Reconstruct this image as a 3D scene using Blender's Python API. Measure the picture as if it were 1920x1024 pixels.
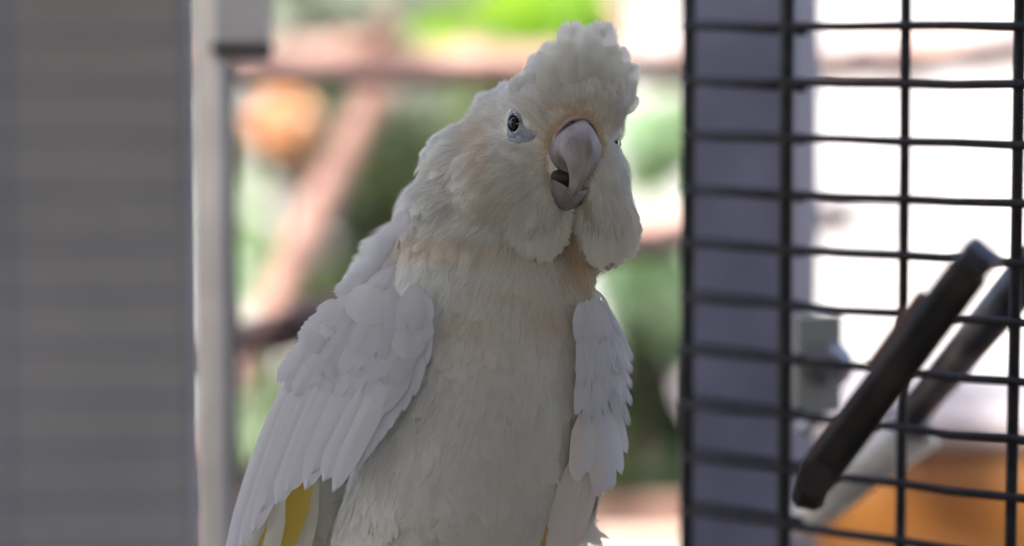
import bpy, math, random
import numpy as np
from mathutils import Vector
from mathutils.bvhtree import BVHTree

for o in list(bpy.data.objects):
    bpy.data.objects.remove(o)
SC = bpy.context.scene
C = SC.collection
rnd = random.Random(7)
rng = np.random.default_rng(7)

# ------------------------------------------------------------------ camera, sky, sun, exposure
ZC = 1.45          # camera height
FOCAL = 100.0      # mm
D = 1.28           # distance of the bird
K = 36.0 / 1920.0 / FOCAL
cam_d = bpy.data.cameras.new('camera')
cam_d.lens = FOCAL
cam_d.sensor_width = 36.0
cam_d.clip_start = 0.05
cam_d.clip_end = 2000.0
cam_d.dof.use_dof = True
cam_d.dof.focus_distance = D - 0.024
cam_d.dof.aperture_fstop = 2.5
cam_d.dof.aperture_blades = 0
cam = bpy.data.objects.new('camera', cam_d)
cam.location = (0, 0, ZC)
PITCH = 0.081                                          # the camera looks a little down
cam.rotation_euler = (math.radians(90) - PITCH, 0, 0)
C.objects.link(cam)
SC.camera = cam

SUN_EL, SUN_AZ = math.radians(50), math.radians(-140)   # azimuth from +Y (away from camera), negative = to the left
world = bpy.data.worlds.new('World')
SC.world = world
world.use_nodes = True
wn = world.node_tree
sky = wn.nodes.new('ShaderNodeTexSky')
sky.sky_type = 'NISHITA'
sky.sun_disc = False
sky.sun_elevation = SUN_EL
sky.sun_rotation = SUN_AZ
sky.air_density = 0.8
sky.dust_density = 5.0
wn.links.new(sky.outputs[0], wn.nodes['Background'].inputs[0])
wn.nodes['Background'].inputs[1].default_value = 0.15
sun_d = bpy.data.lights.new('sun', 'SUN')
sun_d.energy = 2.6
sun_d.angle = math.radians(0.53)
sun_d.color = (1.0, 0.95, 0.87)
sun = bpy.data.objects.new('sun', sun_d)
sdir = Vector((math.sin(SUN_AZ) * math.cos(SUN_EL), math.cos(SUN_AZ) * math.cos(SUN_EL), math.sin(SUN_EL)))
sun.rotation_euler = sdir.to_track_quat('Z', 'Y').to_euler()
sun.location = (0, 0, 6)
C.objects.link(sun)
SC.view_settings.view_transform = 'Standard'
SC.view_settings.look = 'None'
SC.view_settings.gamma = 1.0
SC.view_settings.use_curve_mapping = False
SC.view_settings.exposure = 2.35

# ------------------------------------------------------------------ coordinate helpers (metres)
CP, SP = math.cos(PITCH), math.sin(PITCH)
def P(u, v, y):                     # point seen at photo pixel (u, v), y metres along the view axis
    a, b = (u - 960) * K * y, -(v - 512) * K * y
    return Vector((a, y * CP + b * SP, ZC - y * SP + b * CP))

S = K * D                           # metres per pixel at the bird
def birdpos(a):                     # bird pixel space (u right, v down, w towards camera) -> world
    a = np.asarray(a, dtype=float)
    y = D - a[..., 2] * S
    b = -(a[..., 1] - 512) * K * y
    return np.stack([(a[..., 0] - 960) * K * y, y * CP + b * SP, ZC - y * SP + b * CP], axis=-1)

ORG = {}                            # world origin of each root
def tag(o, label=None, cat=None, group=None, kind=None):
    if label: o['label'] = label
    if cat: o['category'] = cat
    if group: o['group'] = group
    if kind: o['kind'] = kind
    return o

def thing(name, label, cat, loc, group=None):
    o = bpy.data.objects.new(name, None)
    o.empty_display_size = 0.05
    o.location = loc
    C.objects.link(o)
    ORG[o.name] = Vector(loc)
    return tag(o, label, cat, group)

def mesh_np(name, verts, tris, tint=None):
    verts = np.asarray(verts, dtype=np.float32); tris = np.asarray(tris, dtype=np.int32)
    m = bpy.data.meshes.new(name)
    m.vertices.add(len(verts)); m.vertices.foreach_set('co', verts.ravel())
    n = len(tris)
    m.loops.add(n * 3); m.loops.foreach_set('vertex_index', tris.ravel())
    m.polygons.add(n); m.polygons.foreach_set('loop_start', np.arange(0, n * 3, 3, dtype=np.int32))
    if tint is not None:
        at = m.attributes.new('tint', 'FLOAT_COLOR', 'POINT')
        t4 = np.ones((len(verts), 4), dtype=np.float32); t4[:, :3] = tint
        at.data.foreach_set('color', t4.ravel())
    m.update(calc_edges=True)
    m.validate()
    return m

def link(name, mesh, mat, parent=None, loc=None):
    o = bpy.data.objects.new(name, mesh)
    C.objects.link(o)
    if mat and not mesh.materials: mesh.materials.append(mat)
    if parent: 
        o.parent = parent
        ORG[o.name] = ORG[parent.name]
    elif loc is not None:
        o.location = loc; ORG[o.name] = Vector(loc)
    else:
        ORG[o.name] = Vector((0, 0, 0))
    return o

def part(name, vf, mat, parent, smooth=True, tint=None):
    """mesh given in world coordinates, made a child of parent"""
    v, f = vf[0], vf[1]
    v = np.asarray(v, dtype=float) - np.array(ORG[parent.name])
    m = bpy.data.meshes.new(name)
    m.from_pydata([tuple(x) for x in v], [], [tuple(int(i) for i in x) for x in f])
    m.polygons.foreach_set('use_smooth', [smooth] * len(m.polygons))
    if tint is not None:
        at = m.attributes.new('tint', 'FLOAT_COLOR', 'POINT')
        t4 = np.ones((len(v), 4), dtype=np.float32); t4[:, :3] = tint
        at.data.foreach_set('color', t4.ravel())
    m.update()
    return link(name, m, mat, parent)

def merge(*vfs):
    V, Fc, n = [], [], 0
    for v, f in vfs:
        v = np.asarray(v, dtype=float)
        V.append(v); Fc += [tuple(i + n for i in x) for x in f]; n += len(v)
    return np.concatenate(V), Fc

def tube(pts, radii, seg=10, caps=True, jitter=0.0):
    pts = [Vector(p) for p in pts]
    if not hasattr(radii, '__len__'): radii = [radii] * len(pts)
    V, Fc = [], []
    t0 = (pts[1] - pts[0]).normalized()
    up = Vector((0, 0, 1)) if abs(t0.z) < 0.9 else Vector((1, 0, 0))
    nrm = (up - t0 * up.dot(t0)).normalized()
    for i, p in enumerate(pts):
        a = pts[max(i - 1, 0)]; b = pts[min(i + 1, len(pts) - 1)]
        t = (b - a).normalized()
        nrm = (nrm - t * nrm.dot(t)).normalized()
        bi = t.cross(nrm)
        for k in range(seg):
            an = 2 * math.pi * k / seg
            r = radii[i] * (1 + jitter * rnd.uniform(-1, 1))
            V.append(p + (nrm * math.cos(an) + bi * math.sin(an)) * r)
    for i in range(len(pts) - 1):
        for k in range(seg):
            k2 = (k + 1) % seg
            Fc.append((i * seg + k, i * seg + k2, (i + 1) * seg + k2, (i + 1) * seg + k))
    if caps:
        Fc.append(tuple(range(seg - 1, -1, -1)))
        Fc.append(tuple((len(pts) - 1) * seg + k for k in range(seg)))
    return np.array([tuple(v) for v in V]), Fc

def box(center, size, rotz=0.0, bevel=0.0, axes=None):
    """chamfered box; axes = three world vectors when it is turned freely"""
    c = np.array(center, dtype=float); hx, hy, hz = [s / 2 for s in size]
    if axes is None:
        cz, sz = math.cos(rotz), math.sin(rotz)
        axes = [(cz, sz, 0), (-sz, cz, 0), (0, 0, 1)]
    A = np.array([tuple(a) for a in axes], dtype=float)
    b = bevel
    V, Fc = [], []
    if b <= 0:
        for x in (-hx, hx):
            for y in (-hy, hy):
                for z in (-hz, hz): V.append((x, y, z))
        Fc = [(0, 1, 3, 2), (4, 6, 7, 5), (0, 4, 5, 1), (2, 3, 7, 6), (0, 2, 6, 4), (1, 5, 7, 3)]
    else:
        idx = {}
        for sx in (-1, 1):
            for sy in (-1, 1):
                for sz in (-1, 1):
                    for ax in range(3):
                        p = [sx * hx, sy * hy, sz * hz]
                        for q, (s, h) in enumerate(((sx, hx), (sy, hy), (sz, hz))):
                            if q != ax: p[q] = s * (h - b)
                        idx[(sx, sy, sz, ax)] = len(V); V.append(tuple(p))
        for ax in range(3):
            o1, o2 = [q for q in range(3) if q != ax]
            for s in (-1, 1):
                loop = []
                for s1, s2 in ((-1, -1), (1, -1), (1, 1), (-1, 1)):
                    k = [0, 0, 0]; k[ax] = s; k[o1] = s1; k[o2] = s2
                    loop.append(idx[(k[0], k[1], k[2], ax)])
                Fc.append(tuple(loop if (s > 0) ^ (ax == 1) else loop[::-1]))
        for ax in range(3):
            o1, o2 = [q for q in range(3) if q != ax]
            for s1 in (-1, 1):
                for s2 in (-1, 1):
                    q4 = []
                    for s, fx in ((-1, o1), (1, o1), (1, o2), (-1, o2)):
                        k = [0, 0, 0]; k[ax] = s; k[o1] = s1; k[o2] = s2
                        q4.append(idx[(k[0], k[1], k[2], fx)])
                    Fc.append(tuple(q4))
        for sx in (-1, 1):
            for sy in (-1, 1):
                for sz in (-1, 1):
                    Fc.append(tuple(idx[(sx, sy, sz, ax)] for ax in range(3)))
    V = np.array(V) @ A + c
    return V, Fc

def sphere(c, r, nu=14, nv=9, axes=None):
    rr = np.array(r if hasattr(r, '__len__') else (r, r, r), dtype=float)
    V = []; Fc = []
    for i in range(nv + 1):
        th = math.pi * i / nv
        for k in range(nu):
            ph = 2 * math.pi * k / nu
            V.append((math.sin(th) * math.cos(ph), math.sin(th) * math.sin(ph), math.cos(th)))
    V = np.array(V) * rr
    if axes is not None: V = V @ np.array([tuple(a) for a in axes])
    for i in range(nv):
        for k in range(nu):
            k2 = (k + 1) % nu
            Fc.append((i * nu + k, (i + 1) * nu + k, (i + 1) * nu + k2, i * nu + k2))
    return V + np.array(c, dtype=float), Fc

def catmull(pts, n):
    pts = np.asarray(pts, dtype=float)
    q = np.concatenate([[2 * pts[0] - pts[1]], pts, [2 * pts[-1] - pts[-2]]])
    out = []
    m = len(pts) - 1
    for j in range(n):
        t = m * j / (n - 1); i = min(int(t), m - 1); f = t - i
        p0, p1, p2, p3 = q[i], q[i + 1], q[i + 2], q[i + 3]
        out.append(0.5 * (2 * p1 + (p2 - p0) * f + (2 * p0 - 5 * p1 + 4 * p2 - p3) * f * f + (3 * p1 - p0 - 3 * p2 + p3) * f ** 3))
    return np.array(out)

# ------------------------------------------------------------------ materials
def material(name):
    m = bpy.data.materials.new(name); m.use_nodes = True
    return m, m.node_tree, m.node_tree.nodes['Principled BSDF']

def noisy(name, c1, c2, scale=20.0, rough=0.6, detail=4.0, metal=0.0, bump=0.0, bump_scale=None, spec=0.5, stretch=None):
    m, nt, b = material(name)
    tc = nt.nodes.new('ShaderNodeTexCoord'); mp = nt.nodes.new('ShaderNodeMapping')
    if stretch: mp.inputs['Scale'].default_value = stretch
    nz = nt.nodes.new('ShaderNodeTexNoise'); nz.inputs['Scale'].default_value = scale; nz.inputs['Detail'].default_value = detail
    rp = nt.nodes.new('ShaderNodeValToRGB')
    rp.color_ramp.elements[0].color = (*c1, 1); rp.color_ramp.elements[1].color = (*c2, 1)
    rp.color_ramp.elements[0].position = 0.35; rp.color_ramp.elements[1].position = 0.65
    nt.links.new(tc.outputs['Object'], mp.inputs[0]); nt.links.new(mp.outputs[0], nz.inputs['Vector'])
    nt.links.new(nz.outputs['Fac'], rp.inputs[0]); nt.links.new(rp.outputs[0], b.inputs['Base Color'])
    b.inputs['Roughness'].default_value = rough; b.inputs['Metallic'].default_value = metal
    b.inputs['Specular IOR Level'].default_value = spec
    if bump:
        n2 = nt.nodes.new('ShaderNodeTexNoise'); n2.inputs['Scale'].default_value = bump_scale or scale * 3
        n2.inputs['Detail'].default_value = 5
        bp = nt.nodes.new('ShaderNodeBump'); bp.inputs['Strength'].default_value = bump; bp.inputs['Distance'].default_value = 0.002
        nt.links.new(mp.outputs[0], n2.inputs['Vector']); nt.links.new(n2.outputs['Fac'], bp.inputs['Height'])
        nt.links.new(bp.outputs[0], b.inputs['Normal'])
    return m

def feather_mat(name, white, base_col, stain, trans=0.32, var=(0.95, 1.02)):
    """tint.r = position along feather, tint.g = random per feather, tint.b = how stained it is"""
    m = bpy.data.materials.new(name); m.use_nodes = True; nt = m.node_tree
    nt.nodes.clear()
    out = nt.nodes.new('ShaderNodeOutputMaterial')
    at = nt.nodes.new('ShaderNodeAttribute'); at.attribute_name = 'tint'
    sp = nt.nodes.new('ShaderNodeSeparateColor'); nt.links.new(at.outputs['Color'], sp.inputs[0])
    def rgbmix(fac, a, b):
        mx = nt.nodes.new('ShaderNodeMix'); mx.data_type = 'RGBA'
        for sock, val in ((mx.inputs['Factor'], fac), (mx.inputs[6], a), (mx.inputs[7], b)):
            if isinstance(val, tuple): sock.default_value = (*val, 1)
            elif isinstance(val, (int, float)): sock.default_value = val
            else: nt.links.new(val, sock)
        return mx.outputs[2]
    inv = nt.nodes.new('ShaderNodeMapRange'); inv.inputs[1].default_value = 0.0; inv.inputs[2].default_value = 0.75
    inv.inputs[3].default_value = 0.75; inv.inputs[4].default_value = 0.0
    nt.links.new(sp.outputs[0], inv.inputs[0])
    c = rgbmix(inv.outputs[0], white, base_col)
    c = rgbmix(sp.outputs[2], c, stain)
    dk = nt.nodes.new('ShaderNodeMapRange'); dk.inputs[3].default_value = var[0]; dk.inputs[4].default_value = var[1]
    nt.links.new(sp.outputs[1], dk.inputs[0])
    vm = nt.nodes.new('ShaderNodeVectorMath'); vm.operation = 'SCALE'
    nt.links.new(c, vm.inputs[0]); nt.links.new(dk.outputs[0], vm.inputs['Scale'])
    df = nt.nodes.new('ShaderNodeBsdfDiffuse'); tr = nt.nodes.new('ShaderNodeBsdfTranslucent')
    mx = nt.nodes.new('ShaderNodeMixShader'); mx.inputs[0].default_value = trans
    nt.links.new(vm.outputs[0], df.inputs[0]); nt.links.new(vm.outputs[0], tr.inputs[0])
    nt.links.new(df.outputs[0], mx.inputs[1]); nt.links.new(tr.outputs[0], mx.inputs[2])
    nt.links.new(mx.outputs[0], out.inputs[0])
    return m

def leaf_mat(name, c1, c2, trans=0.45, scale=9.0, gloss=0.25):
    m = bpy.data.materials.new(name); m.use_nodes = True; nt = m.node_tree
    b = nt.nodes['Principled BSDF']; out = nt.nodes['Material Output']
    tc = nt.nodes.new('ShaderNodeTexCoord')
    nz = nt.nodes.new('ShaderNodeTexNoise'); nz.inputs['Scale'].default_value = scale; nz.inputs['Detail'].default_value = 3
    rp = nt.nodes.new('ShaderNodeValToRGB')
    rp.color_ramp.elements[0].color = (*c1, 1); rp.color_ramp.elements[1].color = (*c2, 1)
    rp.color_ramp.elements[0].position = 0.35; rp.color_ramp.elements[1].position = 0.65
    nt.links.new(tc.outputs['Object'], nz.inputs['Vector']); nt.links.new(nz.outputs['Fac'], rp.inputs[0])
    nt.links.new(rp.outputs[0], b.inputs['Base Color']); b.inputs['Roughness'].default_value = gloss
    tr = nt.nodes.new('ShaderNodeBsdfTranslucent'); mx = nt.nodes.new('ShaderNodeMixShader'); mx.inputs[0].default_value = trans
    gm = nt.nodes.new('ShaderNodeVectorMath'); gm.operation = 'MULTIPLY'; gm.inputs[1].default_value = (1.35, 1.4, 0.8)
    nt.links.new(rp.outputs[0], gm.inputs[0]); nt.links.new(gm.outputs[0], tr.inputs[0])
    nt.links.new(b.outputs[0], mx.inputs[1]); nt.links.new(tr.outputs[0], mx.inputs[2]); nt.links.new(mx.outputs[0], out.inputs[0])
    return m

M = {}
M['white_feather'] = feather_mat('white_feather', (0.815, 0.805, 0.735), (0.79, 0.755, 0.60), (0.78, 0.58, 0.34), 0.38)
M['filament'] = feather_mat('filament', (0.845, 0.835, 0.77), (0.79, 0.745, 0.60), (0.76, 0.54, 0.30), 0.38, (0.74, 1.03))
M['wing_feather'] = feather_mat('wing_feather', (0.735, 0.73, 0.745), (0.75, 0.735, 0.70), (0.80, 0.62, 0.40), 0.22)
M['crest_feather'] = feather_mat('crest_feather', (0.83, 0.82, 0.795), (0.80, 0.77, 0.62), (0.80, 0.74, 0.42), 0.5)
M['yellow_feather'] = feather_mat('yellow_feather', (0.78, 0.60, 0.14), (0.76, 0.55, 0.10), (0.62, 0.40, 0.16), 0.45)
M['skin_white'] = noisy('bird_down', (0.74, 0.70, 0.60), (0.80, 0.78, 0.70), 60, 0.95, bump=0.4, bump_scale=500)
M['beak'] = noisy('beak_horn', (0.17, 0.145, 0.14), (0.36, 0.31, 0.285), 110, 0.55, detail=8, bump=0.3, bump_scale=600, stretch=(1, 1, 0.45))
M['cere'] = noisy('cere_skin', (0.30, 0.21, 0.19), (0.44, 0.31, 0.25), 260, 0.6, bump=0.5, bump_scale=900)
M['eye_skin'] = noisy('eye_skin', (0.27, 0.30, 0.38), (0.46, 0.49, 0.56), 420, 0.6, bump=0.8, bump_scale=900)
M['eye'] = noisy('eye_dark', (0.004, 0.003, 0.003), (0.010, 0.006, 0.005), 50, 0.05, spec=0.35)
M['mouth'] = noisy('mouth_dark', (0.02, 0.012, 0.011), (0.05, 0.028, 0.024), 120, 0.6)
M['foot'] = noisy('foot_scale', (0.10, 0.09, 0.09), (0.18, 0.17, 0.16), 300, 0.7, bump=0.8, bump_scale=900)
M['black_wire'] = noisy('black_wire', (0.009, 0.009, 0.011), (0.022, 0.021, 0.024), 90, 0.6, bump=0.3, bump_scale=400, spec=0.25)
M['black_bar'] = noisy('black_bar', (0.010, 0.009, 0.009), (0.040, 0.030, 0.026), 45, 0.62, bump=0.4, spec=0.3)
M['steel'] = noisy('worn_steel', (0.20, 0.20, 0.22), (0.42, 0.42, 0.44), 60, 0.32, metal=0.85)
M['plate'] = noisy('galvanised_plate', (0.26, 0.27, 0.25), (0.36, 0.37, 0.35), 50, 0.5, bump=0.2)
M['dark_steel'] = noisy('dark_steel', (0.07, 0.07, 0.085), (0.16, 0.16, 0.18), 40, 0.34, metal=0.7)
M['blue_grey'] = noisy('blue_grey_paint', (0.082, 0.09, 0.15), (0.12, 0.13, 0.205), 22, 0.55, bump=0.15)
M['grey_paint'] = noisy('grey_paint', (0.47, 0.47, 0.465), (0.53, 0.528, 0.52), 14, 0.6, bump=0.12)
M['grey_wire'] = noisy('grey_wire', (0.27, 0.27, 0.31), (0.33, 0.33, 0.37), 30, 0.6)
M['pale_paint'] = noisy('pale_paint', (0.56, 0.54, 0.49), (0.74, 0.72, 0.66), 18, 0.5, bump=0.2)
M['branch'] = noisy('branch_bark', (0.11, 0.055, 0.04), (0.30, 0.17, 0.13), 26, 0.8, bump=0.8, bump_scale=120)
M['branch_pale'] = noisy('branch_peeled', (0.20, 0.105, 0.08), (0.46, 0.29, 0.23), 20, 0.7, bump=0.6, bump_scale=120)
M['branch_dark'] = noisy('branch_dark', (0.035, 0.018, 0.018), (0.09, 0.05, 0.045), 26, 0.8, bump=0.8, bump_scale=120)
M['dowel'] = noisy('dowel_wood', (0.42, 0.34, 0.25), (0.58, 0.48, 0.37), 30, 0.6, stretch=(1, 1, 0.2))
M['orange'] = noisy('orange_plastic', (0.14, 0.048, 0.006), (0.19, 0.075, 0.010), 7, 0.5)
M['lilac_grey'] = noisy('table_top', (0.26, 0.23, 0.245), (0.34, 0.31, 0.32), 9, 0.5)
M['white_wall'] = noisy('white_wall', (0.40, 0.395, 0.40), (0.48, 0.475, 0.48), 3, 0.8, bump=0.3, bump_scale=60)
M['grey_trim'] = noisy('grey_trim', (0.25, 0.26, 0.30), (0.32, 0.33, 0.37), 5, 0.6)
M['concrete'] = noisy('concrete_floor', (0.07, 0.062, 0.052), (0.11, 0.10, 0.085), 6, 0.85, bump=0.5, bump_scale=90)
M['soil'] = noisy('garden_soil', (0.075, 0.058, 0.04), (0.16, 0.125, 0.09), 5, 0.95, bump=0.8, bump_scale=60)
M['roof_sheet'] = noisy('roof_sheet', (0.42, 0.40, 0.37), (0.52, 0.50, 0.47), 8, 0.7)
M['board'] = noisy('back_wall_board', (0.22, 0.185, 0.14), (0.29, 0.245, 0.19), 6, 0.8, stretch=(1, 1, 0.15))
M['leaf_dark'] = leaf_mat('leaf_dark', (0.022, 0.040, 0.014), (0.05, 0.075, 0.028))
M['leaf_mid'] = leaf_mat('leaf_mid', (0.05, 0.075, 0.028), (0.10, 0.125, 0.05))
M['leaf_lime'] = leaf_mat('leaf_lime', (0.14, 0.28, 0.008), (0.22, 0.36, 0.012), 0.55)
M['leaf_grey'] = leaf_mat('leaf_grey', (0.14, 0.17, 0.13), (0.24, 0.26, 0.21), 0.35)
M['leaf_mint'] = leaf_mat('leaf_mint', (0.16, 0.27, 0.14), (0.26, 0.36, 0.22), 0.4)
M['leaf_peach'] = leaf_mat('leaf_peach', (0.55, 0.24, 0.11), (0.68, 0.36, 0.20), 0.35)

# ------------------------------------------------------------------ large structure
def slab(name, vf, mat, label=None, cat=None, kind=None, loc=(0, 0, 0)):
    m = bpy.data.meshes.new(name)
    m.from_pydata([tuple(np.array(x) - np.array(loc)) for x in vf[0]], [], [tuple(x) for x in vf[1]])
    o = link(name, m, mat, None, loc)
    return tag(o, label, cat, None, kind)

g = 900.0
slab('ground', ([(-g, -g, 0), (g, -g, 0), (g, g, 0), (-g, g, 0)], [(0, 1, 2, 3)]), M['soil'], kind='structure')
slab('floor', box((0.1, 0.2, 0.02), (3.4, 4.6, 0.04)), M['concrete'], kind='structure')

roof = thing('shading_roof', 'unseen grey corrugated sheet roof added over the walkway to shade the cockatoo', 'roof', (0.1, 0.2, 2.2))  # unseen roof, added to keep sun off the bird and dim its front
V, Fc = [], []
nx = 96
for j, yy in enumerate((-2.2, 1.22)):
    for i in range(nx + 1):
        V.append((-1.75 + 3.7 * i / nx, yy, 2.23 + 0.012 * math.sin(i * math.pi / 2)))
for i in range(nx): Fc.append((i, i + 1, nx + 2 + i, nx + 1 + i))
part('sheet', (V, Fc), M['roof_sheet'], roof)
for yy in (-1.9, 0.0, 1.1):
    part('rafter', box((0.1, yy, 2.17), (3.5, 0.06, 0.09)), M['board'], roof, False)
wallb = thing('rear_light_wall', 'unseen grey boarded wall added behind the camera to limit the front light', 'wall', (0.1, -2.1, 0.04))  # unseen wall, added behind the camera; its height sets the front fill
for i in range(12):
    part('board', box((0.1, -2.1 + 0.004 * (i % 2), 0.11 + i * 0.131), (3.4, 0.03, 0.129)), M['board'], wallb, False)
walls = thing('side_wall', 'grey boarded wall along the walkway', 'wall', (1.75, -0.4, 0.04))
for i in range(16):
    part('board', box((1.75 + 0.003 * (i % 2), -0.55, 0.11 + i * 0.131), (0.03, 3.0, 0.129)), M['board'], walls, False)

wallp = thing('light_blocking_wall', 'unseen grey boarded partition added to block light from the garden side', 'wall', (-1.6, -1.0, 0.04))  # unseen partition, added to cut sky light from the left
for i in range(16):
    part('board', box((-1.6 + 0.003 * (i % 2), -0.6, 0.11 + i * 0.131), (0.03, 2.9, 0.129)), M['board'], wallp, False)

# ------------------------------------------------------------------ the bird: body surface
def ico(c, r, rot=None):
    v, f = sphere((0, 0, 0), r, 28, 18)
    if rot is not None:
        a = rot; ca, sa = math.cos(a), math.sin(a)           # turn in the picture plane
        v = v @ np.array([[ca, sa, 0], [-sa, ca, 0], [0, 0, 1]])
    return v + np.array(c, dtype=float), f

def torso():
    T = np.array([(380, 905, 90, 100, -30), (430, 912, 140, 140, -28), (490, 925, 172, 162, -22), (560, 929, 184, 178, -12), (640, 921, 192, 194, -2), (720, 912, 199, 202, 0), (820, 892, 208, 205, 2), (920, 868, 213, 201, 2),
                  (1020, 850, 222, 184, 0), (1120, 830, 190, 150, -6), (1200, 825, 120, 100, -14), (1240, 822, 30, 30, -20)], dtype=float)
    R = catmull(T, 60); V, Fc = [], []
    for v, cu, ru, rw, cw in R:
        for k in range(40):
            a = 2 * math.pi * k / 40; V.append((cu + ru * math.cos(a), v, cw + rw * math.sin(a)))
    for i in range(59):
        for k in range(40): Fc.append((i * 40 + k, i * 40 + (k + 1) % 40, (i + 1) * 40 + (k + 1) % 40, (i + 1) * 40 + k))
    Fc += [tuple(range(40)), tuple(59 * 40 + k for k in range(39, -1, -1))]
    return np.array(V), Fc
blobs = [
    ico((1045, 235, 0), (120, 100, 130)),         # skull
    ico((1088, 200, 48), (84, 58, 72)),           # forehead
    ico((955, 275, -50), (85, 105, 120)),         # nape
    ico((1072, 285, 70), (80, 90, 62)),           # face
    ico((955, 355, 30), (110, 110, 105)),         # right cheek
    ico((1003, 407, 76), (62, 78, 62)),           # cheek lobe
    ico((1128, 345, 40), (48, 80, 70)),           # left cheek lobe
    ico((1139, 410, 52), (48, 78, 63)),
    ico((1075, 450, 2), (64, 84, 60)),           # throat

    torso(),
    ico((893, 335, -40), (98, 105, 108)),
    ico((860, 408, -40), (106, 95, 118)),
    ico((985, 1040, 10), (85, 120, 120)),         # other thigh
    ico((760, 560, -130), (110, 150, 120), 0.4),  # back
    ico((640, 800, -170), (110, 260, 100), 0.5),
    ico((540, 1040, -210), (80, 220, 60), 0.45),
    ico((1075, 660, -40), (62, 110, 110)),        # left shoulder
    ico((1085, 800, -70), (50, 160, 80)),
]
bv, bf = merge(*blobs)
tmp_m = bpy.data.meshes.new('tmp'); tmp_m.from_pydata([tuple(x) for x in bv], [], bf)
tmp = bpy.data.objects.new('tmp', tmp_m); C.objects.link(tmp)
rm = tmp.modifiers.new('r', 'REMESH'); rm.mode = 'VOXEL'; rm.voxel_size = 8.0
sm = tmp.modifiers.new('s', 'SMOOTH'); sm.factor = 0.5; sm.iterations = 18
bpy.context.view_layer.update()
ev = tmp.evaluated_get(bpy.context.evaluated_depsgraph_get())
em = ev.to_mesh()
NV = len(em.vertices)
bco = np.empty(NV * 3); em.vertices.foreach_get('co', bco); bco = bco.reshape(-1, 3)
bno = np.empty(NV * 3); em.vertices.foreach_get('normal', bno); bno = bno.reshape(-1, 3)
em.calc_loop_triangles()
NT = len(em.loop_triangles)
btri = np.empty(NT * 3, dtype=np.int32); em.loop_triangles.foreach_get('vertices', btri); btri = btri.reshape(-1, 3)
ev.to_mesh_clear()
bpy.data.objects.remove(tmp)
bvh = BVHTree.FromPolygons([tuple(x) for x in bco], [tuple(int(i) for i in t) for t in btri])
def front(u, v, default=0.0):
    h = bvh.ray_cast(Vector((u, v, 2000)), Vector((0, 0, -1)))
    return h[0].z if h[0] is not None else default
def unit(a):
    a = np.asarray(a, dtype=float); return a / (np.linalg.norm(a, axis=-1, keepdims=True) + 1e-9)

FOOT_V = 1285
bird = thing('cockatoo', 'white cockatoo with raised crest perched between the grey post and black wire panel', 'bird',
             tuple(birdpos(np.array([880.0, FOOT_V, 0.0]))))
BO = np.array(ORG[bird.name])
bm_ = mesh_np('body', birdpos(bco) - BO, btri[:, ::-1])
body = link('body', bm_, M['skin_white'], bird)

# ---- feather shapes: barbs growing from a shaft, in (t along, s across, h up)
def barb_template(nb, seed, profile='oval', fringe=0.10, segs=3, lead=0.26, over=0.75):
    r = np.random.default_rng(seed)
    V, Fc, T = [], [], []
    for side in (-1, 1):
        for i in range(nb):
            q = (i + 0.5) / nb
            ph = math.pi * q
            if profile == 'oval':
                tt = 0.12 + 0.88 * (0.5 - 0.5 * math.cos(ph)); ww = math.sin(ph) ** 0.75 * (0.75 + 0.35 * q)
            elif profile == 'broad':
                tt = 0.06 + 0.94 * (0.5 - 0.5 * math.cos(ph)) ** 0.9; ww = math.sin(ph) ** 0.5 * (0.62 + 0.5 * q)
            else:                                    # soft tuft
                tt = 0.3 + 0.7 * q; ww = 0.9 * math.sin(ph) ** 0.6 * (1.1 - 0.4 * q)
            root = max(0.0, tt - lead * (0.45 + 0.6 * ww) - 0.05)
            jit = 1 + fringe * r.uniform(-1.0, 0.6)
            end = np.array([root + (tt - root) * jit, side * ww * jit])
            rt = np.array([root, 0.0])
            ctrl = rt + (end - rt) * 0.5 + np.array([-0.03, side * 0.07 * ww])
            hw = over * 0.95 / nb * r.uniform(0.85, 1.2)
            h0 = r.uniform(-1, 1) * 0.02
            n0 = len(V)
            for k in range(segs + 1):
                f = k / segs
                p = (1 - f) ** 2 * rt + 2 * f * (1 - f) * ctrl + f * f * end
                dv = (1 - f) * (ctrl - rt) + f * (end - ctrl)
                dm = np.array([dv[0], dv[1] * 0.36]); dm = dm / (np.linalg.norm(dm) + 1e-9)
                px, py = -dm[1] * hw, dm[0] * hw / 0.36
                if k < segs:
                    V.append((p[0] - px, p[1] - py, h0)); V.append((p[0] + px, p[1] + py, h0 + 0.01))
                else:
                    V.append((p[0], p[1], h0))
            for k in range(segs - 1):
                a = n0 + 2 * k
                Fc += [(a, a + 1, a + 3), (a, a + 3, a + 2)]
            a = n0 + 2 * (segs - 1)
            Fc.append((a, a + 1, a + 2))
    return np.array(V), np.array(Fc, dtype=np.int32)

def vane_template(nt=12, ns=2, tip=0.55, seed=0, notch=0.02):
    """closed smooth vane of a flight feather, raised shaft in the middle"""
    r = np.random.default_rng(seed)
    V, Fc = [], []
    for i in range(nt + 1):
        t = i / nt
        w = min(1.0, 0.35 + 2.2 * t) * (1 - max(0, (t - tip) / (1 - tip)) ** 2.2) ** 0.6
        w = max(w, 0.02)
        for k in range(-ns, ns + 1):
            s = k / ns * w * (1 + notch * r.uniform(-1, 1) * (abs(k) == ns))
            V.append((t, s, 0.03 if k == 0 else 0.0))
    m = 2 * ns + 1
    for i in range(nt):
        for k in range(m - 1):
            a = i * m + k
            Fc += [(a, a + 1, a + m + 1), (a, a + m + 1, a + m)]
    return np.array(V), np.array(Fc, dtype=np.int32)

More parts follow.
